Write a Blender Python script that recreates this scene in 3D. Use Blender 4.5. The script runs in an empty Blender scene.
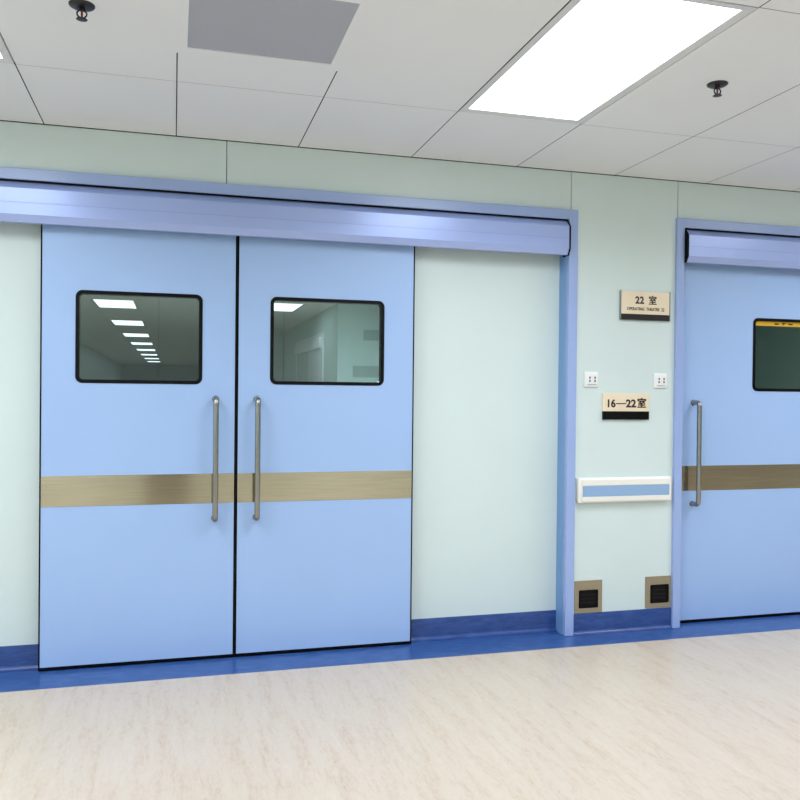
import bpy, bmesh, math, random
from mathutils import Matrix, Vector

random.seed(4)
S = bpy.context.scene
COL = S.collection

# ------------------------------------------------------------------ materials
def new_mat(name):
    m = bpy.data.materials.new(name)
    m.use_nodes = True
    nt = m.node_tree
    b = nt.nodes['Principled BSDF']
    return m, nt, b

def lin(r, g, b):
    f = lambda c: (c/255/12.92) if c/255 <= .04045 else ((c/255+.055)/1.055)**2.4
    return (f(r), f(g), f(b), 1)

def plain(name, rgb, rough=.4, metal=0, spec=.5, vary=0.0, scale=6.0, bump=0.0, coat=0.0):
    m, nt, b = new_mat(name)
    c = lin(*rgb)
    b.inputs['Base Color'].default_value = c
    b.inputs['Roughness'].default_value = rough
    b.inputs['Metallic'].default_value = metal
    b.inputs['Specular IOR Level'].default_value = spec
    b.inputs['Coat Weight'].default_value = coat
    if vary or bump:
        tc = nt.nodes.new('ShaderNodeTexCoord')
        n = nt.nodes.new('ShaderNodeTexNoise')
        n.inputs['Scale'].default_value = scale
        n.inputs['Detail'].default_value = 5
        nt.links.new(tc.outputs['Object'], n.inputs['Vector'])
        if vary:
            r = nt.nodes.new('ShaderNodeValToRGB')
            r.color_ramp.elements[0].position = .3
            r.color_ramp.elements[1].position = .7
            r.color_ramp.elements[0].color = tuple(x*(1-vary) for x in c[:3])+(1,)
            r.color_ramp.elements[1].color = tuple(min(1, x*(1+vary)) for x in c[:3])+(1,)
            nt.links.new(n.outputs['Fac'], r.inputs['Fac'])
            nt.links.new(r.outputs['Color'], b.inputs['Base Color'])
        if bump:
            bp = nt.nodes.new('ShaderNodeBump')
            bp.inputs['Strength'].default_value = bump
            bp.inputs['Distance'].default_value = .002
            nt.links.new(n.outputs['Fac'], bp.inputs['Height'])
            nt.links.new(bp.outputs['Normal'], b.inputs['Normal'])
    return m

def marbled(name, cols, scale, stretch, rough, spec=.5, pos=None, fine=None):
    """Vinyl with soft streaks lying along one axis."""
    m, nt, b = new_mat(name)
    tc = nt.nodes.new('ShaderNodeTexCoord')
    mp = nt.nodes.new('ShaderNodeMapping')
    mp.inputs['Scale'].default_value = stretch
    nt.links.new(tc.outputs['Object'], mp.inputs['Vector'])
    n = nt.nodes.new('ShaderNodeTexNoise')
    n.inputs['Scale'].default_value = scale
    n.inputs['Detail'].default_value = 9
    n.inputs['Roughness'].default_value = .68
    n.inputs['Distortion'].default_value = .25
    nt.links.new(mp.outputs['Vector'], n.inputs['Vector'])
    r = nt.nodes.new('ShaderNodeValToRGB')
    els = r.color_ramp.elements
    pos = pos or [.3+.4*i/(len(cols)-1) for i in range(len(cols))]
    els[0].position, els[0].color = pos[0], lin(*cols[0])
    els[1].position, els[1].color = pos[-1], lin(*cols[-1])
    for p, c in list(zip(pos, cols))[1:-1]:
        e = els.new(p); e.color = lin(*c)
    fac = n.outputs['Fac']
    if fine:                     # a second, finer set of streaks
        mp2 = nt.nodes.new('ShaderNodeMapping'); mp2.inputs['Scale'].default_value = fine[1]
        n2 = nt.nodes.new('ShaderNodeTexNoise')
        n2.inputs['Scale'].default_value = fine[0]; n2.inputs['Detail'].default_value = 8
        n2.inputs['Roughness'].default_value = .75; n2.inputs['Distortion'].default_value = .8
        nt.links.new(tc.outputs['Object'], mp2.inputs['Vector'])
        nt.links.new(mp2.outputs['Vector'], n2.inputs['Vector'])
        mx = nt.nodes.new('ShaderNodeMix'); mx.inputs[0].default_value = fine[2]
        nt.links.new(fac, mx.inputs[2]); nt.links.new(n2.outputs['Fac'], mx.inputs[3])
        fac = mx.outputs[0]
    nt.links.new(fac, r.inputs['Fac'])
    nt.links.new(r.outputs['Color'], b.inputs['Base Color'])
    b.inputs['Roughness'].default_value = rough
    b.inputs['Specular IOR Level'].default_value = spec
    return m

def brushed(name, rgb, rough=.3, horiz=True, aniso=0):
    m, nt, b = new_mat(name)
    c = lin(*rgb)
    tc = nt.nodes.new('ShaderNodeTexCoord')
    mp = nt.nodes.new('ShaderNodeMapping')
    mp.inputs['Scale'].default_value = (1.5, 60, 220) if horiz else (220, 220, 2)
    n = nt.nodes.new('ShaderNodeTexNoise')
    n.inputs['Scale'].default_value = 3
    n.inputs['Detail'].default_value = 4
    nt.links.new(tc.outputs['Object'], mp.inputs['Vector'])
    nt.links.new(mp.outputs['Vector'], n.inputs['Vector'])
    r = nt.nodes.new('ShaderNodeValToRGB')
    r.color_ramp.elements[0].position = .3
    r.color_ramp.elements[1].position = .7
    r.color_ramp.elements[0].color = tuple(x*.82 for x in c[:3])+(1,)
    r.color_ramp.elements[1].color = tuple(min(1, x*1.1) for x in c[:3])+(1,)
    nt.links.new(n.outputs['Fac'], r.inputs['Fac'])
    nt.links.new(r.outputs['Color'], b.inputs['Base Color'])
    b.inputs['Metallic'].default_value = 1
    if aniso:                    # brushed lengthways: highlights spread up and down
        cv = nt.nodes.new('ShaderNodeCombineXYZ'); cv.inputs[2].default_value = 1
        nt.links.new(cv.outputs[0], b.inputs['Tangent'])
        b.inputs['Anisotropic'].default_value = aniso
    b.inputs['Roughness'].default_value = rough
    return m

def glass(name, tint, ior=1.8):
    m, nt, b = new_mat(name)
    nt.nodes.remove(b)
    out = nt.nodes['Material Output']
    tr = nt.nodes.new('ShaderNodeBsdfTransparent'); tr.inputs['Color'].default_value = tint+(1,)
    gl = nt.nodes.new('ShaderNodeBsdfGlossy'); gl.inputs['Roughness'].default_value = .01
    gl.inputs['Color'].default_value = (.95, 1, .98, 1)
    fr = nt.nodes.new('ShaderNodeFresnel'); fr.inputs['IOR'].default_value = ior
    mx = nt.nodes.new('ShaderNodeMixShader')
    ge = nt.nodes.new('ShaderNodeNewGeometry')
    mu = nt.nodes.new('ShaderNodeMath'); mu.operation = 'MULTIPLY_ADD'      # reflect on the outer face only
    mu.inputs[1].default_value = -1
    nt.links.new(ge.outputs['Backfacing'], mu.inputs[0]); mu.inputs[2].default_value = 1
    m2 = nt.nodes.new('ShaderNodeMath'); m2.operation = 'MULTIPLY'
    nt.links.new(fr.outputs['Fac'], m2.inputs[0]); nt.links.new(mu.outputs[0], m2.inputs[1])
    nt.links.new(m2.outputs[0], mx.inputs[0])
    nt.links.new(tr.outputs[0], mx.inputs[1]); nt.links.new(gl.outputs[0], mx.inputs[2])
    nt.links.new(mx.outputs[0], out.inputs['Surface'])
    return m

def emit(name, rgb, strength):
    m, nt, b = new_mat(name)
    b.inputs['Base Color'].default_value = (.8, .8, .8, 1)
    b.inputs['Emission Color'].default_value = rgb+(1,)
    b.inputs['Emission Strength'].default_value = strength
    b.inputs['Roughness'].default_value = .5
    return m

M = {}
M['wall'] = plain('mint_wall_panel', (213, 227, 224), .32, vary=.015, scale=3)
M['ceiling'] = plain('ceiling_tile_white', (238, 238, 236), .5, spec=.3, vary=.015, scale=2)
M['gap'] = plain('joint_shadow_black', (46, 46, 42), .8, spec=.1)
M['trim'] = plain('periwinkle_metal', (157, 178, 224), .26, metal=0.0, spec=.6, vary=.01)
M['header'] = plain('periwinkle_aluminium', (166, 185, 236), .25, metal=.2, spec=.6, vary=.015, scale=2)
M['door'] = plain('pale_blue_laminate', (163, 192, 234), .38, spec=.45, vary=.012, scale=2)
M['black'] = plain('black_rubber', (5, 5, 7), .5, spec=.12)
M['blackgloss'] = plain('black_enamel', (5, 5, 7), .35, spec=.2)
M['steel'] = brushed('brushed_warm_steel', (208, 194, 166), .18, aniso=.95)
M['handle'] = brushed('brushed_handle_steel', (168, 165, 158), .27, False)
M['plate'] = brushed('satin_bronze_steel', (184, 172, 150), .38)
M['glass'] = glass('grey_green_glass', (.63, .72, .72))
M['glassdark'] = glass('dark_green_glass', (.60, .69, .665))
M['base'] = marbled('blue_marbled_vinyl', [(30, 54, 112), (42, 72, 134), (58, 90, 150)], 5, (2.2, 8, 8), .3, .5)
M['border'] = marbled('blue_border_vinyl', [(38, 70, 126), (50, 86, 146), (70, 106, 164)], 5, (2.2, 6, 6), .28, .5)
M['floor'] = marbled('beige_marbled_vinyl',
                     [(166, 140, 116), (194, 175, 154), (202, 187, 168), (206, 193, 176), (220, 211, 198)], 2.6, (7, .9, 1), .3, .45,
                     [.29, .41, .49, .60, .72], fine=(16, (5, 1.3, 1), .5))
M['reveal'] = plain('jamb_reveal_blue', (118, 160, 208), .3)
M['seam'] = plain('fold_line_blue', (116, 130, 186), .5)
M['white'] = plain('white_plastic', (240, 240, 238), .3)
M['cream'] = plain('cream_vinyl', (240, 238, 228), .35)
M['insert'] = plain('mid_blue_vinyl', (146, 178, 214), .4)
M['tan'] = plain('champagne_plate', (238, 221, 192), .35, vary=.02, scale=8)
M['darkstrip'] = plain('dark_brown_strip', (26, 20, 16), .35)
M['ink'] = plain('dark_ink', (44, 32, 22), .5)
M['clip'] = plain('clear_grey_clip', (150, 160, 160), .2, metal=.6)
M['slot'] = plain('socket_slot_dark', (70, 60, 56), .6)
M['grille'] = plain('grey_vent_mesh', (178, 178, 182), .5, metal=.1, vary=.05, scale=240, bump=.3)
M['ventframe'] = plain('vent_frame_white', (218, 218, 216), .4)
M['sprink'] = plain('dark_bronze', (66, 64, 62), .35, metal=.8)
M['bulb'] = plain('red_glass_bulb', (150, 40, 36), .15)
M['cabinet'] = plain('charcoal_laminate', (44, 44, 46), .5)
M['yellow'] = plain('yellow_film', (222, 172, 40), .4)
M['far_wall'] = plain('corridor_wall', (206, 222, 216), .4)
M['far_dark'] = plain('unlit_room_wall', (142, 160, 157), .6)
M['dim'] = plain('dim_room', (60, 60, 58), .7)
M['far_white'] = plain('corridor_frame_white', (236, 240, 240), .3)
M['board'] = plain('grey_notice', (168, 182, 178), .5)
M['lamp'] = emit('lit_diffuser', (.95, .985, 1.0), 3.0)


# ------------------------------------------------------------------ helpers
def link(name, bm, mats, parent=None, smooth=False):
    me = bpy.data.meshes.new(name)
    bmesh.ops.recalc_face_normals(bm, faces=bm.faces[:])
    bm.to_mesh(me); bm.free()
    if not isinstance(mats, (list, tuple)):
        mats = [mats]
    for m in mats:
        me.materials.append(M[m])
    if smooth:
        for p in me.polygons:
            p.use_smooth = True
        try:
            me.set_sharp_from_angle(angle=math.radians(38))
        except Exception:
            pass
    o = bpy.data.objects.new(name, me)
    COL.objects.link(o)
    if parent:
        o.parent = parent
        o.matrix_parent_inverse = Matrix.Translation(-parent.location)
    return o

def thing(name, loc, label, cat, group=None, kind=None):
    o = bpy.data.objects.new(name, None)
    o.empty_display_size = .1
    o.location = loc
    COL.objects.link(o)
    tag(o, label, cat, group, kind)
    return o

def tag(o, label, cat, group=None, kind=None):
    o['label'] = label
    o['category'] = cat
    if group: o['group'] = group
    if kind: o['kind'] = kind
    return o

def struct(name, bm, mats, label, cat, smooth=False):
    return tag(link(name, bm, mats, None, smooth), label, cat, None, 'structure')

def box(bm, x0, x1, y0, y1, z0, z1, bev=0, mi=0, seg=2):
    g = bmesh.ops.create_cube(bm, size=1)
    vs = g['verts']
    for v in vs:
        v.co = Vector(((x0+x1)/2+v.co.x*(x1-x0), (y0+y1)/2+v.co.y*(y1-y0), (z0+z1)/2+v.co.z*(z1-z0)))
    fs = list({f for v in vs for f in v.link_faces})
    for f in fs: f.material_index = mi
    if bev:
        es = list({e for v in vs for e in v.link_edges})
        r = bmesh.ops.bevel(bm, geom=es, offset=bev, segments=seg, affect='EDGES', profile=.5)
        for f in r['faces']: f.material_index = mi
    return bm

def extr_x(bm, pts, x0, x1, mi=0):
    """Closed (y, z) outline extruded along x."""
    a = [bm.verts.new((x0, y, z)) for y, z in pts]
    b = [bm.verts.new((x1, y, z)) for y, z in pts]
    n = len(pts)
    for i in range(n):
        f = bm.faces.new((a[i], a[(i+1) % n], b[(i+1) % n], b[i])); f.material_index = mi
    for loop in (a, b):
        es = []
        for i in range(n):
            es.append(bm.edges.get((loop[i], loop[(i+1) % n])))
        r = bmesh.ops.triangle_fill(bm, edges=es, use_beauty=True)
        for f in r['geom']:
            if isinstance(f, bmesh.types.BMFace): f.material_index = mi
    return bm

def rr(x0, x1, z0, z1, r, n=6):
    out = []
    for cx, cz, a0 in ((x1-r, z1-r, 0), (x0+r, z1-r, 90), (x0+r, z0+r, 180), (x1-r, z0+r, 270)):
        for i in range(n+1):
            a = math.radians(a0+90*i/n)
            out.append((cx+r*math.cos(a), cz+r*math.sin(a)))
    return out

def ring_xz(bm, outer, inner, y0, y1):
    n = len(outer)
    V = [[bm.verts.new((p[0], y, p[1])) for p in loop] for loop, y in ((outer, y0), (inner, y0), (inner, y1), (outer, y1))]
    for k in range(4):
        A, B = V[k], V[(k+1) % 4]
        for i in range(n):
            bm.faces.new((A[i], A[(i+1) % n], B[(i+1) % n], B[i]))
    return bm

def prism_xz(bm, pts, y0, y1):
    n = len(pts)
    a = [bm.verts.new((x, y0, z)) for x, z in pts]
    b = [bm.verts.new((x, y1, z)) for x, z in pts]
    bm.faces.new(a); bm.faces.new(b)
    for i in range(n):
        bm.faces.new((a[i], a[(i+1) % n], b[(i+1) % n], b[i]))
    return bm

def plate_hole(bm, outer, inner, y0, y1):
    """Flat plate in the xz plane with a hole, between y0 and y1."""
    for y in (y0, y1):
        es = []
        for loop in (outer, inner):
            vs = [bm.verts.new((x, y, z)) for x, z in loop]
            es += [bm.edges.new((vs[i], vs[(i+1) % len(vs)])) for i in range(len(vs))]
        bmesh.ops.triangle_fill(bm, edges=es, use_beauty=True)
    for loop in (outer, inner):
        a = [bm.verts.new((x, y0, z)) for x, z in loop]
        b = [bm.verts.new((x, y1, z)) for x, z in loop]
        n = len(loop)
        for i in range(n):
            bm.faces.new((a[i], a[(i+1) % n], b[(i+1) % n], b[i]))
    bmesh.ops.remove_doubles(bm, verts=bm.verts[:], dist=1e-5)
    return bm

def tube(bm, path, rad, seg=16):
    path = [Vector(p) for p in path]
    rings = []
    for i, p in enumerate(path):
        t = (path[min(i+1, len(path)-1)]-path[max(i-1, 0)]).normalized()
        up = Vector((1, 0, 0)) if abs(t.x) < .9 else Vector((0, 0, 1))
        a = t.cross(up).normalized(); b = t.cross(a).normalized()
        r = rad[i] if isinstance(rad, (list, tuple)) else rad
        rings.append([bm.verts.new(p+a*r*math.cos(2*math.pi*k/seg)+b*r*math.sin(2*math.pi*k/seg)) for k in range(seg)])
    for A, B in zip(rings, rings[1:]):
        for k in range(seg):
            bm.faces.new((A[k], A[(k+1) % seg], B[(k+1) % seg], B[k]))
    bm.faces.new(rings[0]); bm.faces.new(rings[-1])
    return bm

def lathe(bm, prof, cx, cy, z0, seg=24):
    rings = []
    for r, z in prof:
        rings.append([bm.verts.new((cx+r*math.cos(2*math.pi*k/seg), cy+r*math.sin(2*math.pi*k/seg), z0+z)) for k in range(seg)])
    for A, B in zip(rings, rings[1:]):
        for k in range(seg):
            bm.faces.new((A[k], A[(k+1) % seg], B[(k+1) % seg], B[k]))
    bm.faces.new(rings[0]); bm.faces.new(rings[-1])
    return bm

def lettering(name, text, x, y, z, size, parent, bold=0.0, mat='ink', spacing=1.0, width=None, depth=.0006, smear=0):
    """Raised lettering facing -y, centred at x, baseline z."""
    cu = bpy.data.curves.new(name, 'FONT')
    cu.body = text; cu.size = size; cu.align_x = 'CENTER'
    cu.offset = bold; cu.extrude = depth; cu.space_character = spacing; cu.resolution_u = 4
    tmp = bpy.data.objects.new('tmp_text', cu)
    COL.objects.link(tmp)
    bpy.context.view_layer.update()
    me = bpy.data.meshes.new_from_object(tmp.evaluated_get(bpy.context.evaluated_depsgraph_get()))
    bpy.data.objects.remove(tmp); bpy.data.curves.remove(cu)
    me.materials.clear(); me.materials.append(M[mat])
    xs = [v.co.x for v in me.vertices]
    k = 1.0
    if width and xs:
        k = width/(max(xs)-min(xs))
    mid = (max(xs)+min(xs))/2 if xs else 0
    for v in me.vertices:
        a = v.co.copy()
        v.co = Vector((x+(a.x-mid)*k, y-a.z, z+a.y))
    if smear:                    # heavier strokes: the same outline laid over itself, shifted
        b = bmesh.new()
        for k, (dx, dz) in enumerate(((-1, 0), (1, 0), (0, -1), (0, 1))):
            n0 = len(b.verts)
            b.from_mesh(me); b.verts.ensure_lookup_table()
            for v in b.verts[n0:]:
                v.co += Vector((dx*smear, -.00005*k, dz*smear*.6))
        b.to_mesh(me); b.free()
    me.name = name
    o = bpy.data.objects.new(name, me)
    COL.objects.link(o)
    o.parent = parent
    o.matrix_parent_inverse = Matrix.Translation(-parent.location)
    return o

# ------------------------------------------------------------------ main dimensions (metres)
H = 2.5975                       # ceiling height
J0 = -0.5964                     # a ceiling joint; tiles are 0.6 m wide
ROW = [0, -.736, -1.936, -3.136, -4.336, -5.5]
TRIM_TOP, TRIM_IN = 2.380, 2.326
BX0, BX1 = -1.504, 2.118         # clear opening of the double door frame
RX0, RX1 = 2.853, 4.360          # clear opening of the operating-room door frame
PY = .10                         # face of the recessed panel
HX0, HX1, HYB = -6.0, 9.0, -5.5  # the hall

# ------------------------------------------------------------------ floor
bm = bmesh.new(); box(bm, HX0, HX1, -9.2, -.205, -.1, 0)
struct('floor', bm, 'floor', 'beige marbled vinyl floor of the hall in front of the blue doors', 'floor')
bm = bmesh.new(); box(bm, HX0, HX1, -.205, .2, -.1, 0)
struct('floor_border', bm, 'border', 'blue vinyl border strip of the floor along the foot of the doors', 'floor border')

# ------------------------------------------------------------------ front wall (upper band, pier between the doors, far ends)
bm = bmesh.new()
g = .002
up = [HX0, -3.4, -1.66, .247, 2.135, 2.816, 4.7, 6.6, HX1]
for a, b in zip(up, up[1:]):
    box(bm, a+g, b-g, 0, .03, TRIM_TOP, H-.003)
box(bm, 2.1705, 2.803, 0, .03, 0, TRIM_TOP)
for a, b in ((HX0, -3.4), (-3.4, -1.5565)):
    box(bm, a+g, b-(0 if b == -1.5565 else g), 0, .03, 0, TRIM_TOP)
for a, b in ((4.410, 6.6), (6.6, HX1)):
    box(bm, a+(0 if a == 4.410 else g), b-g, 0, .03, 0, TRIM_TOP)
box(bm, HX0, HX1, .03, .20, TRIM_TOP, H, mi=1)
box(bm, 2.1705, 2.803, .03, .20, 0, TRIM_TOP, mi=1)
box(bm, HX0, -1.5565, .03, .20, 0, TRIM_TOP, mi=1)
box(bm, 4.410, HX1, .03, .20, 0, TRIM_TOP, mi=1)
struct('wall_front', bm, ['wall', 'gap'], 'pale mint wall panels above and between the two blue door frames', 'wall')

# recessed panels the sliding leaves run along, with the passage openings
bm = bmesh.new()
OX0, OX1, OZ = -.55, 1.18, 2.10
box(bm, BX0, OX0, PY, .20, 0, TRIM_TOP)
box(bm, OX1, BX1, PY, .20, 0, TRIM_TOP)
box(bm, OX0, OX1, PY, .20, OZ, TRIM_TOP)
struct('wall_recess', bm, 'wall', 'pale mint recessed wall panel behind the double sliding doors', 'wall')
bm = bmesh.new()
QX0, QX1 = 2.96, 4.16
box(bm, RX0, QX0, PY, .20, 0, TRIM_TOP)
box(bm, QX1, RX1, PY, .20, 0, TRIM_TOP)
box(bm, QX0, QX1, PY, .20, OZ, TRIM_TOP)
struct('wall_recess_right', bm, 'wall', 'pale recessed wall panel behind the single blue door at right', 'wall')

# ------------------------------------------------------------------ coved baseboards
def cove(yw, x0, x1, name, label, top=.118, r=.026):
    t = .004
    pts = [(yw, 0), (yw, top), (yw-t*.6, top), (yw-t, top-.003), (yw-t, r)]
    for i in range(1, 9):
        a = math.radians(90*i/8)
        pts.append((yw-t-r+r*math.cos(a), r-r*math.sin(a)+.0006))
    pts.append((yw-t-r, 0))
    bm = bmesh.new(); extr_x(bm, pts, x0, x1)
    return struct(name, bm, 'base', label, 'baseboard', smooth=True)
cove(PY, BX0, -.605, 'baseboard_left', 'dark blue coved baseboard left of the left door leaf')
cove(PY, 1.230, BX1, 'baseboard_middle', 'dark blue coved baseboard between the right door leaf and the door frame')
cove(0, 2.1705, 2.803, 'baseboard_right', 'dark blue coved baseboard under the two steel sensor boxes')
cove(0, 4.410, HX1, 'baseboard_far_right', 'dark blue coved baseboard beyond the right door')
cove(0, HX0, -1.5565, 'baseboard_far_left', 'dark blue coved baseboard beyond the double door frame')

# ------------------------------------------------------------------ door frames
def frame(name, a0, a1, label, w=.0525):
    bm = bmesh.new()
    b = .003
    o = rr(a0-w, a1+w, -.3, TRIM_TOP, .002, 2); 
    for xa, xb in ((a0-w, a0), (a1, a1+w)):
        box(bm, xa, xb, -.02, .012, 0, TRIM_TOP, b)
        box(bm, xa+.0005, xb-.0005, .012, .20, 0, TRIM_TOP, mi=1)  # inner jamb faces get a darker, bluer colour
    box(bm, a0-.002, a1+.002, -.0199, .0999, TRIM_IN, TRIM_TOP-.0001, b)
    return struct(name, bm, ['trim', 'reveal'], label, 'door frame')
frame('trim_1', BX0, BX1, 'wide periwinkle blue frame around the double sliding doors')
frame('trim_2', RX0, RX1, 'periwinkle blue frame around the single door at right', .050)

# ------------------------------------------------------------------ track covers above the doors
def cover(name, x0, x1, label, capl=.008, capr=.008):
    t = thing(name, ((x0+x1)/2, .02, TRIM_IN), label, 'door track cover')
    outer = [(.05, 2.318), (-.004, 2.318), (-.040, 2.282), (-.040, 2.161), (-.020, 2.127), (.002, 2.127)]
    inner = [(.002, 2.130), (-.018, 2.130), (-.037, 2.162), (-.037, 2.2805), (-.003, 2.315), (.05, 2.315)]
    bm = bmesh.new(); extr_x(bm, outer+inner, x0+capl, x1-capr)
    # shallow joint line along the face
    link('housing', bm, 'header', t)
    bm = bmesh.new(); box(bm, x0+capl, x1-capr, -.0405, -.0385, 2.2155, 2.2170)
    link('joint_line', bm, 'seam', t)
    capp = [(.04, 2.3245), (-.006, 2.3245), (-.0435, 2.284), (-.0435, 2.159), (-.022, 2.123), (.04, 2.123)]
    for a, b in ((x0, x0+capl), (x1-capr, x1)):
        bm = bmesh.new(); extr_x(bm, capp, a, b)
        c = link('end_cap', bm, 'black', t); c['label'] = 'black rubber end cap'
    bm = bmesh.new(); box(bm, x0+capl, x1-capr, -.012, .05, 2.318, 2.3255)  # black strip put in the top gap in place of its shade
    c = link('seal', bm, 'black', t); c['label'] = 'thin black strip for the shaded gap along the top'
    return t
cover('door_track_cover', BX0+.004, BX1-.004, 'long periwinkle metal track cover above the double sliding doors')
cover('door_track_cover.001', RX0-.001, RX1-.004, 'short periwinkle metal track cover above the single door at right', capl=.013)

# ------------------------------------------------------------------ sliding doors
def handle_bm(x, y, z0, z1, off=.063, r=.0140):
    bm = bmesh.new()
    k = .022
    path = [(x, y, z1-r)]
    path.append((x, y-off+k, z1-r))
    for i in range(1, 7):
        a = math.radians(90*i/6)
        path.append((x, y-off+k-k*math.sin(a), z1-r-k+k*math.cos(a)))
    for i in range(0, 7):
        a = math.radians(90*i/6)
        path.append((x, y-off+k-k*math.cos(a), z0+r+k-k*math.sin(a)))
    path.append((x, y, z0+r))
    tube(bm, path, r, 18)
    return bm

def door(name, x0, x1, yf, win, hx, label, gl, gr, glassmat='glass', z1=2.20, th=.038):
    t = thing(name, ((x0+x1)/2, yf+th/2, 0), label, 'door', None, 'structure')
    zb = .018
    p0, p1 = x0+gl, x1-gr
    wx0, wx1, wz0, wz1 = win
    R = .032
    bm = bmesh.new()
    plate_hole(bm, [(p0, zb), (p1, zb), (p1, z1), (p0, z1)], rr(wx0+.008, wx1-.008, wz0+.008, wz1-.008, R-.005), yf, yf+th)
    link('door_panel', bm, 'door', t)
    bm = bmesh.new()
    if gl: box(bm, x0, p0, yf-.001, yf+th, .003, z1)
    if gr: box(bm, p1, x1, yf-.001, yf+th, .003, z1)
    box(bm, p0, p1, yf-.001, yf+th, .002, zb)
    g = link('gasket', bm, 'black', t); g['label'] = 'black rubber edge seal'
    bm = bmesh.new()
    ring_xz(bm, rr(wx0, wx1, wz0, wz1, R), rr(wx0+.0175, wx1-.0175, wz0+.0175, wz1-.0175, R-.014), yf-.0025, yf+th+.002)
    f = link('window_frame', bm, 'blackgloss', t)
    f['label'] = 'rounded black window frame'
    bm = bmesh.new()
    prism_xz(bm, rr(wx0+.017, wx1-.017, wz0+.017, wz1-.017, R-.014), yf+.016, yf+.020)
    link('window_pane', bm, glassmat, f)
    bm = bmesh.new(); box(bm, p0, p1, yf-.0016, yf, .787, .935)
    s = link('kick_strip', bm, 'steel', t); s['label'] = 'brushed steel band across the leaf'
    bm = handle_bm(hx, yf, .696, 1.325)
    h = link('handle', bm, 'handle', t, smooth=True)
    h['label'] = 'upright brushed steel pull handle'
    for z in (.710, 1.311):
        bm = bmesh.new()
        tube(bm, [(hx, yf-.0045, z), (hx, yf, z)], .017, 20)
        link('rosette', bm, 'handle', h, smooth=True)
    return t

door('door_1', -.614, .3065, .045, (-.457, .138, 1.383, 1.831), .204,
     'left leaf of the pale blue double door, with steel handle on its right', .007, .0078)
door('door_2', .308, 1.242, .045, (.475, 1.076, 1.387, 1.836), .410,
     'right leaf of the pale blue double door, with steel handle on its left', .0078, .007)
d3 = door('door_3', 2.856, 4.30, .060, (3.389, 3.99, 1.383, 1.828), 2.977,
          'single pale blue door at the right edge, with a yellow strip in its window', .004, .006, 'glassdark')

# yellow strip stuck across the top of the right door's pane
t = thing('window_sticker', (3.69, .070, 1.795), 'yellow strip across the top of the right door window', 'sticker')
bm = bmesh.new(); box(bm, 3.402, 3.977, .0705, .0718, 1.783, 1.8155)
link('film', bm, 'yellow', t)
bm = bmesh.new()
prism_xz(bm, [(3.60, 1.8040), (3.635, 1.8040), (3.624, 1.7980), (3.6175, 1.7890), (3.611, 1.7980)], .0698, .0705)
c = link('mark', bm, 'ink', t); c['label'] = 'small dark triangular mark'
for a, b in ((3.548, 3.585), (3.650, 3.687)):
    bm = bmesh.new()
    prism_xz(bm, [(a, 1.8010), (b, 1.8010), (b-.006, 1.7920), (a+.006, 1.7920)], .0698, .0705)
    link('side_mark', bm, 'sprink', t)

# ------------------------------------------------------------------ things on the pier between the doors
# room sign 22
t = thing('room_sign', (2.607, 0, 1.778), 'tan room sign reading 22, upper of the two signs between the doors', 'sign')
bm = bmesh.new(); box(bm, 2.449, 2.761, -.012, -.0026, 1.815, 1.944, .001)
link('sign_plate', bm, 'tan', t)
bm = bmesh.new(); box(bm, 2.4505, 2.7595, -.0125, -.0028, 1.781, 1.8148)
c = link('lower_strip', bm, 'darkstrip', t); c['label'] = 'dark brown strip along the bottom'
for a, b in ((2.443, 2.449), (2.761, 2.766)):
    bm = bmesh.new(); box(bm, a, b, -.014, 0, 1.780, 1.948, .001)
    c = link('side_rail', bm, 'clip', t); c['label'] = 'slim grey side holder'
bm = bmesh.new(); box(bm, 2.449, 2.761, -.0025, 0, 1.790, 1.94)
link('backing', bm, 'clip', t)
lettering('lettering', '22', 2.567, -.0121, 1.876, .056, t, bold=.002, spacing=1.05, width=.056)
lettering('lettering', '室', 2.651, -.0121, 1.876, .054, t, bold=.0003, smear=.0013)
lettering('lettering', 'OPERATING  THEATRE  22', 2.607, -.0121, 1.836, .025, t, bold=.0001, smear=.0005, width=.24)
# sign 16-22
t = thing('direction_sign', (2.489, 0, 1.211), 'tan sign reading 16 to 22 with black lower half, below the power sockets', 'sign')
bm = bmesh.new(); box(bm, 2.342, 2.636, -.010, 0, 1.2585, 1.361, .001)
link('sign_plate', bm, 'tan', t)
bm = bmesh.new(); box(bm, 2.342, 2.637, -.012, 0, 1.211, 1.2583, .001)
c = link('lower_strip', bm, 'blackgloss', t); c['label'] = 'black strip under the lettering'
lettering('lettering', '16', 2.397, -.0101, 1.283, .060, t, bold=.0022, width=.050)
bm = bmesh.new(); box(bm, 2.425, 2.489, -.0112, -.0098, 1.2995, 1.3055)
link('dash', bm, 'ink', t)
lettering('lettering', '22', 2.520, -.0101, 1.283, .060, t, bold=.0024, width=.066)
lettering('lettering', '室', 2.589, -.0101, 1.284, .060, t, bold=.0005, smear=.0018)

# sockets
def socket(name, xc, zc, label):
    w = .043
    t = thing(name, (xc, 0, zc), label, 'power socket', 'power sockets between the doors')
    bm = bmesh.new(); box(bm, xc-w, xc+w, -.010, 0, zc-w, zc+w, .004, seg=3)
    link('cover_plate', bm, 'white', t, smooth=True)
    bm = bmesh.new(); box(bm, xc-w+.010, xc+w-.010, -.0125, -.009, zc-w+.016, zc+w-.012, .0015)
    link('socket_face', bm, 'white', t)
    for dx in (-.012, .020):
        for dz in (.009, -.009):
            bm = bmesh.new(); box(bm, xc+dx-.004, xc+dx+.004, -.0131, -.0124, zc+dz-.006, zc+dz+.006)
            link('slot', bm, 'slot', t)
    bm = bmesh.new(); box(bm, xc-.024, xc+.032, -.0112, -.0095, zc-w+.011, zc-w+.0135)
    link('label_groove', bm, 'clip', t)
    return t
socket('power_socket', 2.269, 1.438, 'white power socket left of the other one, beside the double door frame')
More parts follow.
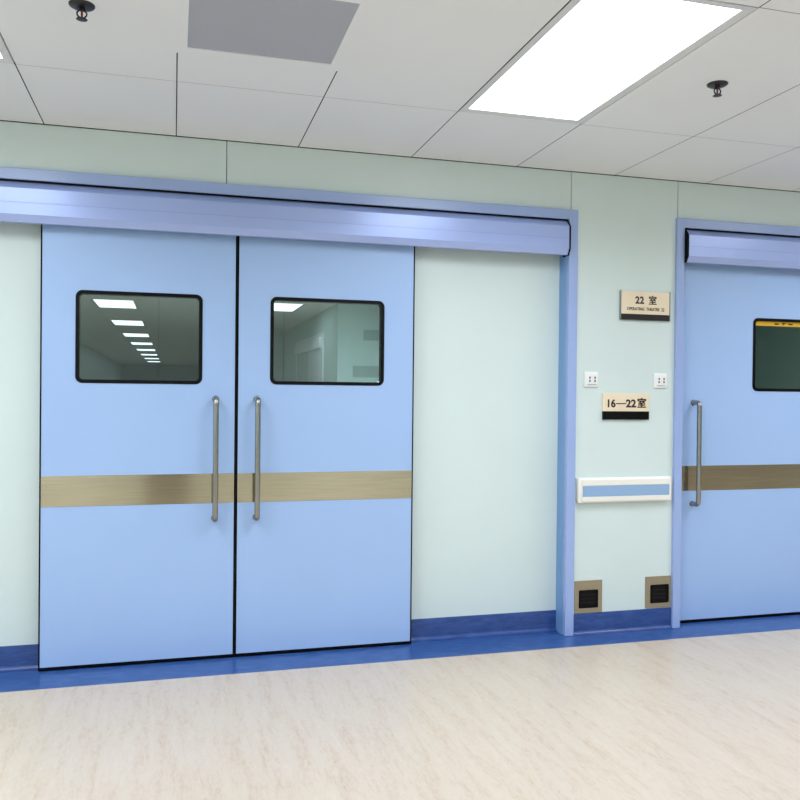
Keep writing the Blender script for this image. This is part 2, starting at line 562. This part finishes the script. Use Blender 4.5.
socket('power_socket.001', 2.711, 1.437, 'white power socket right of the other one, beside the right door frame')

# bumper rail
t = thing('bumper_rail', (2.478, 0, .743), 'short white wall bumper rail with a blue stripe', 'bumper rail')
x0, x1 = 2.182, 2.776
prof = [(0, .748), (-.020, .743), (-.030, .746), (-.034, .754), (-.034, .776), (-.031, .779), (-.031, .839), (-.034, .842),
        (-.034, .872), (-.030, .880), (-.020, .884), (0, .879)]
bm = bmesh.new(); extr_x(bm, prof, x0+.028, x1-.014)
link('rail_body', bm, 'cream', t)
for a, b in ((x0, x0+.028), (x1-.014, x1)):
    bm = bmesh.new(); box(bm, a, b, -.035, 0, .743, .884, .006, seg=3)
    link('end_cap', bm, 'cream', t, smooth=True)
bm = bmesh.new(); box(bm, x0+.029, x1-.015, -.0335, -.0305, .7795, .8385)
c = link('stripe_insert', bm, 'insert', t); c['label'] = 'blue stripe along the middle'

# foot sensor boxes
def sensor(name, x0, x1, z0, z1, wx0, wx1, wz0, wz1, label):
    t = thing(name, ((x0+x1)/2, 0, z0), label, 'sensor box', 'foot sensor boxes low on the wall')
    bm = bmesh.new()
    plate_hole(bm, [(x0, z0), (x1, z0), (x1, z1), (x0, z1)], rr(wx0, wx1, wz0, wz1, .006, 3), -.005, 0)
    link('cover_plate', bm, 'plate', t)
    bm = bmesh.new()
    ring_xz(bm, rr(wx0, wx1, wz0, wz1, .006, 3), rr(wx0+.004, wx1-.004, wz0+.004, wz1-.004, .004, 3), -.007, 0)
    c = link('rim', bm, 'black', t); c['label'] = 'black rim of the opening'
    bm = bmesh.new(); prism_xz(bm, rr(wx0+.004, wx1-.004, wz0+.004, wz1-.004, .004, 3), -.002, 0)
    c = link('sensor_window', bm, 'blackgloss', t); c['label'] = 'black sensor window'
    bm = bmesh.new()
    for k in range(3):
        z = wz0+.028+k*.022
        box(bm, wx0+.012, wx1-.012, -.0035, -.0019, z, z+.003)
    link('louvre', bm, 'gap', t)
    return t
sensor('foot_sensor_box', 2.182, 2.353, .119, .302, 2.208, 2.328, .147, .249,
       'steel sensor box above the baseboard, beside the double door frame')
sensor('foot_sensor_box.001', 2.632, 2.798, .122, .304, 2.664, 2.784, .150, .256,
       'steel sensor box above the baseboard, beside the right door frame')

# ------------------------------------------------------------------ ceiling
LC = [-9, -5, -1, 3, 7, 11]      # tile columns holding lamps
bm = bmesh.new()
gx, gy, th = .0024, .0018, .012
c0, c1 = -9, 16
for c in range(c0, c1):
    xa, xb = J0+.6*c, J0+.6*(c+1)
    if xb < HX0 or xa > HX1: continue
    xa, xb = max(xa, HX0), min(xb, HX1)
    for r in range(len(ROW)-1):
        y1, y0 = ROW[r], ROW[r+1]
        if r == 0: y1 -= .004
        spans = [(y0, y1)]
        if c in LC and r in (1, 3): continue
        if c == 1 and r == 1: spans = [(-1.035, y1), (y0, -1.635)]
        for (p, q) in spans:
            box(bm, xa+gx, xb-gx, p+gy, q-gy, H, H+th, .0006, seg=1)
            box(bm, xb-gx, xb+gx, p, q, H+.0009, H+.008, mi=1)          # dark strips in the joints, standing in for the gap shade
            box(bm, xa, xb, p-gy, p+gy, H+.0009, H+.008, mi=1)
box(bm, HX0, HX1, -9.2, .2, H+.03, H+.06, mi=1)
box(bm, HX0, HX1, -9.2, -5.5, H, H+.012)
struct('ceiling', bm, ['ceiling', 'gap'], 'off-white metal tiled ceiling with thin dark joints', 'ceiling')

def lamp(name, xa, xb, ya, yb, label, group, power=24.5, z=H, spread=156):
    t = thing(name, ((xa+xb)/2, (ya+yb)/2, z), label, 'ceiling light', group)
    bm = bmesh.new()
    o = [(xa+.003, ya+.003), (xb-.003, ya+.003), (xb-.003, yb-.003), (xa+.003, yb-.003)]
    w = .036
    i = [(xa+w, ya+w), (xb-w, ya+w), (xb-w, yb-w), (xa+w, yb-w)]
    V = [[bm.verts.new((p[0], p[1], zz)) for p in L] for L, zz in ((o, z-.001), (i, z+.003), (i, z+.028), (o, z+.028))]
    for k in range(4):
        A, B = V[k], V[(k+1) % 4]
        for q in range(4):
            bm.faces.new((A[q], A[(q+1) % 4], B[(q+1) % 4], B[q]))
    link('light_frame', bm, 'ventframe', t)
    bm = bmesh.new(); box(bm, xa+w+.0005, xb-w-.0005, ya+w+.0005, yb-w-.0005, z+.005, z+.011)
    d = link('diffuser', bm, 'lamp', t)
    d['label'] = 'glowing white diffuser'
    L = bpy.data.lights.new('lamp_tubes', 'AREA')
    L.shape = 'RECTANGLE'; L.size = xb-xa-2*w-.004; L.size_y = yb-ya-2*w-.004
    L.energy = power; L.color = (.80, .868, 1.0); L.spread = math.radians(spread)
    lo = bpy.data.objects.new('lamp_tubes', L); COL.objects.link(lo)
    lo.location = (0, 0, .0045); lo.parent = t
    return t
n = 0
for c in LC:
    for r in (1, 3):
        xa = J0+.6*c
        if xa < HX0 or xa+.6 > HX1: continue
        nm = 'ceiling_light' + ('.%03d' % n if n else '')
        n += 1
        if (c, r) == (3, 1): lb, gp = 'large glowing ceiling light panel at upper right', 'ceiling lights of the hall'
        elif (c, r) == (-1, 1): lb, gp = 'ceiling light panel cut off by the left edge, only a corner showing', 'ceiling lights of the hall'
        else: lb, gp = 'ceiling light panel of the hall outside the view', 'ceiling lights of the hall'
        lamp(nm, xa, xa+.6, ROW[r+1], ROW[r], lb, gp)

# vent
t = thing('ceiling_vent', (J0+.9, -1.335, H), 'square ceiling air vent with grey mesh in a white frame', 'ceiling vent')
xa, xb, ya, yb = J0+.5965, J0+1.2035, -1.637, -1.032
bm = bmesh.new()
ins = .039
o = [(xa, ya), (xb, ya), (xb, yb), (xa, yb)]
i = [(xa+ins, ya+ins), (xb-ins, ya+ins), (xb-ins, yb-.057), (xa+ins, yb-.057)]
V = [[bm.verts.new((p[0], p[1], zz)) for p in L] for L, zz in ((o, H-.0012), (i, H-.0016), (i, H+.02), (o, H+.02))]
for k in range(4):
    A, B = V[k], V[(k+1) % 4]
    for q in range(4):
        bm.faces.new((A[q], A[(q+1) % 4], B[(q+1) % 4], B[q]))
link('vent_frame', bm, 'ceiling', t)
bm = bmesh.new(); box(bm, i[0][0]+.0005, i[1][0]-.0005, i[0][1]+.0005, i[2][1]-.0005, H+.0015, H+.006)
c = link('vent_mesh', bm, 'grille', t); c['label'] = 'fine grey mesh'

# sprinklers
def sprinkler(name, x, y, label):
    t = thing(name, (x, y, H), label, 'sprinkler', 'ceiling sprinklers')
    bm = bmesh.new(); lathe(bm, [(.041, -.0002), (.040, -.004), (.034, -.008), (.018, -.010), (.010, -.010)], x, y, H)
    link('escutcheon', bm, 'sprink', t, smooth=True)
    bm = bmesh.new(); lathe(bm, [(.010, -.009), (.010, -.018), (.007, -.020)], x, y, H, 12)
    link('stem', bm, 'sprink', t, smooth=True)
    bm = bmesh.new()
    for s in (-1, 1):
        tube(bm, [(x+s*.008, y, H-.018), (x+s*.015, y, H-.026), (x+s*.014, y, H-.034), (x+s*.004, y, H-.044)], .0028, 8)
    link('yoke', bm, 'sprink', t, smooth=True)
    bm = bmesh.new(); lathe(bm, [(.002, -.019), (.0035, -.024), (.0035, -.038), (.002, -.043)], x, y, H, 10)
    c = link('glass_bulb', bm, 'bulb', t, smooth=True); c['label'] = 'small red glass bulb'
    bm = bmesh.new(); lathe(bm, [(.006, -.043), (.017, -.0455), (.018, -.047), (.006, -.049)], x, y, H, 16)
    link('deflector', bm, 'sprink', t, smooth=True)
sprinkler('ceiling_sprinkler', -.296, -1.329, 'small dark ceiling sprinkler at the upper left, left of the grey vent')
sprinkler('ceiling_sprinkler.001', 2.088, -1.342, 'small dark ceiling sprinkler at the right of the large light panel')

# ------------------------------------------------------------------ rest of the hall (behind the camera)
bm = bmesh.new()
for a, b in ((HX0, -3.0), (-3.0, -1.6), (-1.6, -.17), (-.17, 1.26), (1.26, 2.7), (2.7, 4.1), (4.1, 5.6)):
    box(bm, a+.006, b-.006, HYB-.1, HYB, 0, H)
box(bm, HX0, 5.6, HYB-.2, HYB-.1, 0, H, mi=1)
struct('wall_back', bm, ['wall', 'gap'], 'pale mint panelled wall facing the doors, behind the viewer', 'wall')
bm = bmesh.new()
box(bm, 5.5, HX1, -9.2, -9.1, 0, H); box(bm, 5.5, 5.6, -9.1, HYB-.2, 0, H)
struct('wall_back_room', bm, 'far_dark', 'dark green walls of the alcove opening off the hall behind the viewer', 'wall')
bm = bmesh.new(); box(bm, HX0-.1, HX0, -9.2, .2, 0, H)
struct('wall_left', bm, 'wall', 'pale mint end wall of the hall far to the left', 'wall')
bm = bmesh.new(); box(bm, HX1, HX1+.1, -9.2, .2, 0, H)
struct('wall_right', bm, 'wall', 'pale mint end wall of the hall far to the right', 'wall')

# added unseen cabinet; stands in for the photographer's dark reflection in the steel bands
t = thing('standin_cabinet', (-.05, -4.75, 0), 'added dark grey wheeled cabinet behind the viewer, standing in for the photographer as a reflection', 'cabinet')
bm = bmesh.new(); box(bm, -.27, .17, -4.95, -4.56, .08, 1.05, .01)
link('standin_body', bm, 'cabinet', t)
bm = bmesh.new(); box(bm, -.25, .15, -4.558, -4.545, .12, 1.01, .004)
dr = link('standin_door', bm, 'cabinet', t)
bm = bmesh.new(); box(bm, .10, .12, -4.545, -4.525, .55, .70, .004)
link('pull', bm, 'handle', dr)
for cx in (-.23, .13):
    for cy in (-4.91, -4.60):
        bm = bmesh.new(); tube(bm, [(cx-.015, cy, .036), (cx+.015, cy, .036)], .036, 16)
        box(bm, cx-.02, cx+.02, cy-.006, cy+.006, .04, .08)
        link('caster', bm, 'black', t)

# ------------------------------------------------------------------ corridor beyond the double doors
CL, CR, CY, CE = -2.4, 2.2, 7.1, 38.0
bm = bmesh.new(); box(bm, -3.0, 2.85, .2, CE, -.1, 0)
struct('floor_corridor', bm, 'floor', 'beige vinyl floor of the corridor beyond the double doors', 'floor')
bm = bmesh.new(); box(bm, -3.0, 2.85, .2, CE, H+.012, H+.05)
k = 0
y = .2
LY = [7.80+3.42*i for i in range(8)]
for yy in range(0, 32):
    a, b = .2+1.2*yy, .2+1.2*yy+1.2
    for cc in range(-4, 6):
        xa, xb = J0+.6*cc, J0+.6*(cc+1)
        if any(abs((a+b)/2-(q+.6)) < .3 for q in LY) and False: continue
        if cc in (-1, 3): continue
        if cc == 0: xa += .08
        if cc == -2: xb += .08
        box(bm, xa+.002, xb-.002, a+.002, min(b, CE)-.002, H, H+.012)
for cc in (-1, 3):
    xa = J0+.6*cc+(.08 if cc == -1 else 0)
    prev = .2
    for q in (LY if cc == -1 else [3.5, 7.4]):
        box(bm, xa+.002, xa+.598, prev+.002, q-.002, H, H+.012)
        prev = q+1.2
    box(bm, xa+.002, xa+.598, prev, CE, H, H+.012)
struct('ceiling_corridor', bm, 'ceiling', 'tiled ceiling of the corridor beyond the double doors', 'ceiling')
bm = bmesh.new()
box(bm, CL-.6, CL, .2, CE, 0, H)
struct('wall_corridor_left', bm, 'far_wall', 'left wall of the corridor beyond the double doors', 'wall')
bm = bmesh.new()
box(bm, CR, 2.80, CY, CE, 0, H); box(bm, 2.80, 2.90, .2, CE, 0, H)
struct('wall_corridor_right', bm, 'far_wall', 'right wall of the corridor beyond the double doors', 'wall')
bm = bmesh.new(); box(bm, -3.0, 2.9, CE, CE+.1, 0, H)
struct('wall_corridor_end', bm, 'far_wall', 'end wall of the corridor beyond the double doors', 'wall')
ORD = ['nearest', 'second nearest', 'third nearest', 'fourth nearest', 'fifth nearest', 'sixth nearest', 'seventh nearest', 'farthest']
for i, q in enumerate(LY):
    lamp('ceiling_light.%03d' % (40+i), J0-.52, J0+.08, q, q+1.2,
         '%s of the row of ceiling lights seen through the left door window' % ORD[i], 'corridor ceiling lights', 5.5, spread=180)
lamp('ceiling_light.060', J0+1.8, J0+2.4, 7.4, 8.6,
     'ceiling light seen through the upper left corner of the right door window', 'corridor ceiling lights', 5.5, spread=180)
lamp('ceiling_light.061', J0+1.8, J0+2.4, 3.5, 4.7,
     'added fill light brightening the lobby just beyond the double doors, outside the view', 'corridor ceiling lights', 170.0, spread=180)  # unseen lamp added to light the lobby walls behind the right window
# a sliding door in the corridor's right wall, seen through the right window
t = thing('door_4', (CR, 9.6, 0), 'white framed sliding door in the corridor, seen through the right door window', 'door', None, 'structure')
bm = bmesh.new()
box(bm, CR-.02, CR, 8.2, 8.3, 0, 2.27); box(bm, CR-.02, CR, 10.9, 11.0, 0, 2.27); box(bm, CR-.02, CR, 8.3, 10.9, 2.20, 2.27)
link('door_frame', bm, 'far_white', t)
bm = bmesh.new(); box(bm, CR-.06, CR, 8.3, 10.9, 2.03, 2.20, .01)
link('track_cover', bm, 'far_white', t)
bm = bmesh.new(); box(bm, CR-.015, CR, 8.3, 9.6, .01, 2.03)
link('door_panel', bm, 'far_white', t)
bm = bmesh.new(); box(bm, CR-.015, CR, 9.62, 10.9, .01, 2.03)
link('door_panel', bm, 'far_wall', t)
for nm, (a, b, z0, z1), lb in (('notice_board', (2.57, 2.79, 2.09, 2.24), 'small grey notice seen through the right door window, upper one'),
                              ('notice_board.001', (2.42, 2.79, 1.57, 1.73), 'wide grey notice seen through the right door window, lower one')):
    bm = bmesh.new(); box(bm, a, b, CY-.012, CY, z0, z1, .002)
    tag(link(nm, bm, 'board'), lb, 'notice')

# ------------------------------------------------------------------ unlit operating room behind the right door
bm = bmesh.new()
box(bm, 2.92, 6.5, 4.2, 4.3, 0, H); box(bm, 2.92, 3.0, .2, 4.2, 0, H); box(bm, 6.4, 6.5, .2, 4.2, 0, H)
struct('wall_theatre', bm, 'far_dark', 'dark green wall of the room behind the right door', 'wall')
bm = bmesh.new(); box(bm, 2.92, 6.5, .2, 4.3, -.1, 0)
struct('floor_theatre', bm, 'floor', 'floor of the dark room behind the right door', 'floor')
bm = bmesh.new(); box(bm, 2.92, 6.5, .2, 4.3, H, H+.05)
struct('ceiling_theatre', bm, 'ceiling', 'ceiling of the dark room behind the right door', 'ceiling')

L = bpy.data.lights.new('theatre_fill', 'AREA')  # added fill light, unseen, brightening the room behind the right door
L.shape = 'SQUARE'; L.size = .6; L.energy = 32; L.color = (.9, 1, 1)
lo = bpy.data.objects.new('theatre_fill', L); COL.objects.link(lo); lo.location = (4.6, 2.6, H-.01)

# ------------------------------------------------------------------ world, camera, view
w = bpy.data.worlds.new('World'); S.world = w
w.use_nodes = True
w.node_tree.nodes['Background'].inputs['Color'].default_value = (.02, .02, .02, 1)
w.node_tree.nodes['Background'].inputs['Strength'].default_value = 1

cam = bpy.data.cameras.new('Camera')
co = bpy.data.objects.new('Camera', cam)
COL.objects.link(co)
yaw, pitch, roll = .2688, -.0078, .0100
F = Vector((math.sin(yaw)*math.cos(pitch), math.cos(yaw)*math.cos(pitch), math.sin(pitch)))
r0 = Vector((math.cos(yaw), -math.sin(yaw), 0)); u0 = r0.cross(F)
r1 = r0*math.cos(roll)+u0*math.sin(roll); u1 = -r0*math.sin(roll)+u0*math.cos(roll)
co.matrix_world = Matrix(((r1.x, u1.x, -F.x, 0), (r1.y, u1.y, -F.y, -4.1892), (r1.z, u1.z, -F.z, 1.3468), (0, 0, 0, 1)))
cam.sensor_width = 36
cam.lens = 822.52/800*36
cam.clip_start = .02
S.camera = co
S.view_settings.view_transform = 'Standard'
S.view_settings.look = 'None'
S.view_settings.gamma = 1
S.view_settings.exposure = -0.09
S.view_settings.use_curve_mapping = False
S.cycles.max_bounces = 12
S.cycles.diffuse_bounces = 6
S.cycles.glossy_bounces = 4
S.cycles.transparent_max_bounces = 8
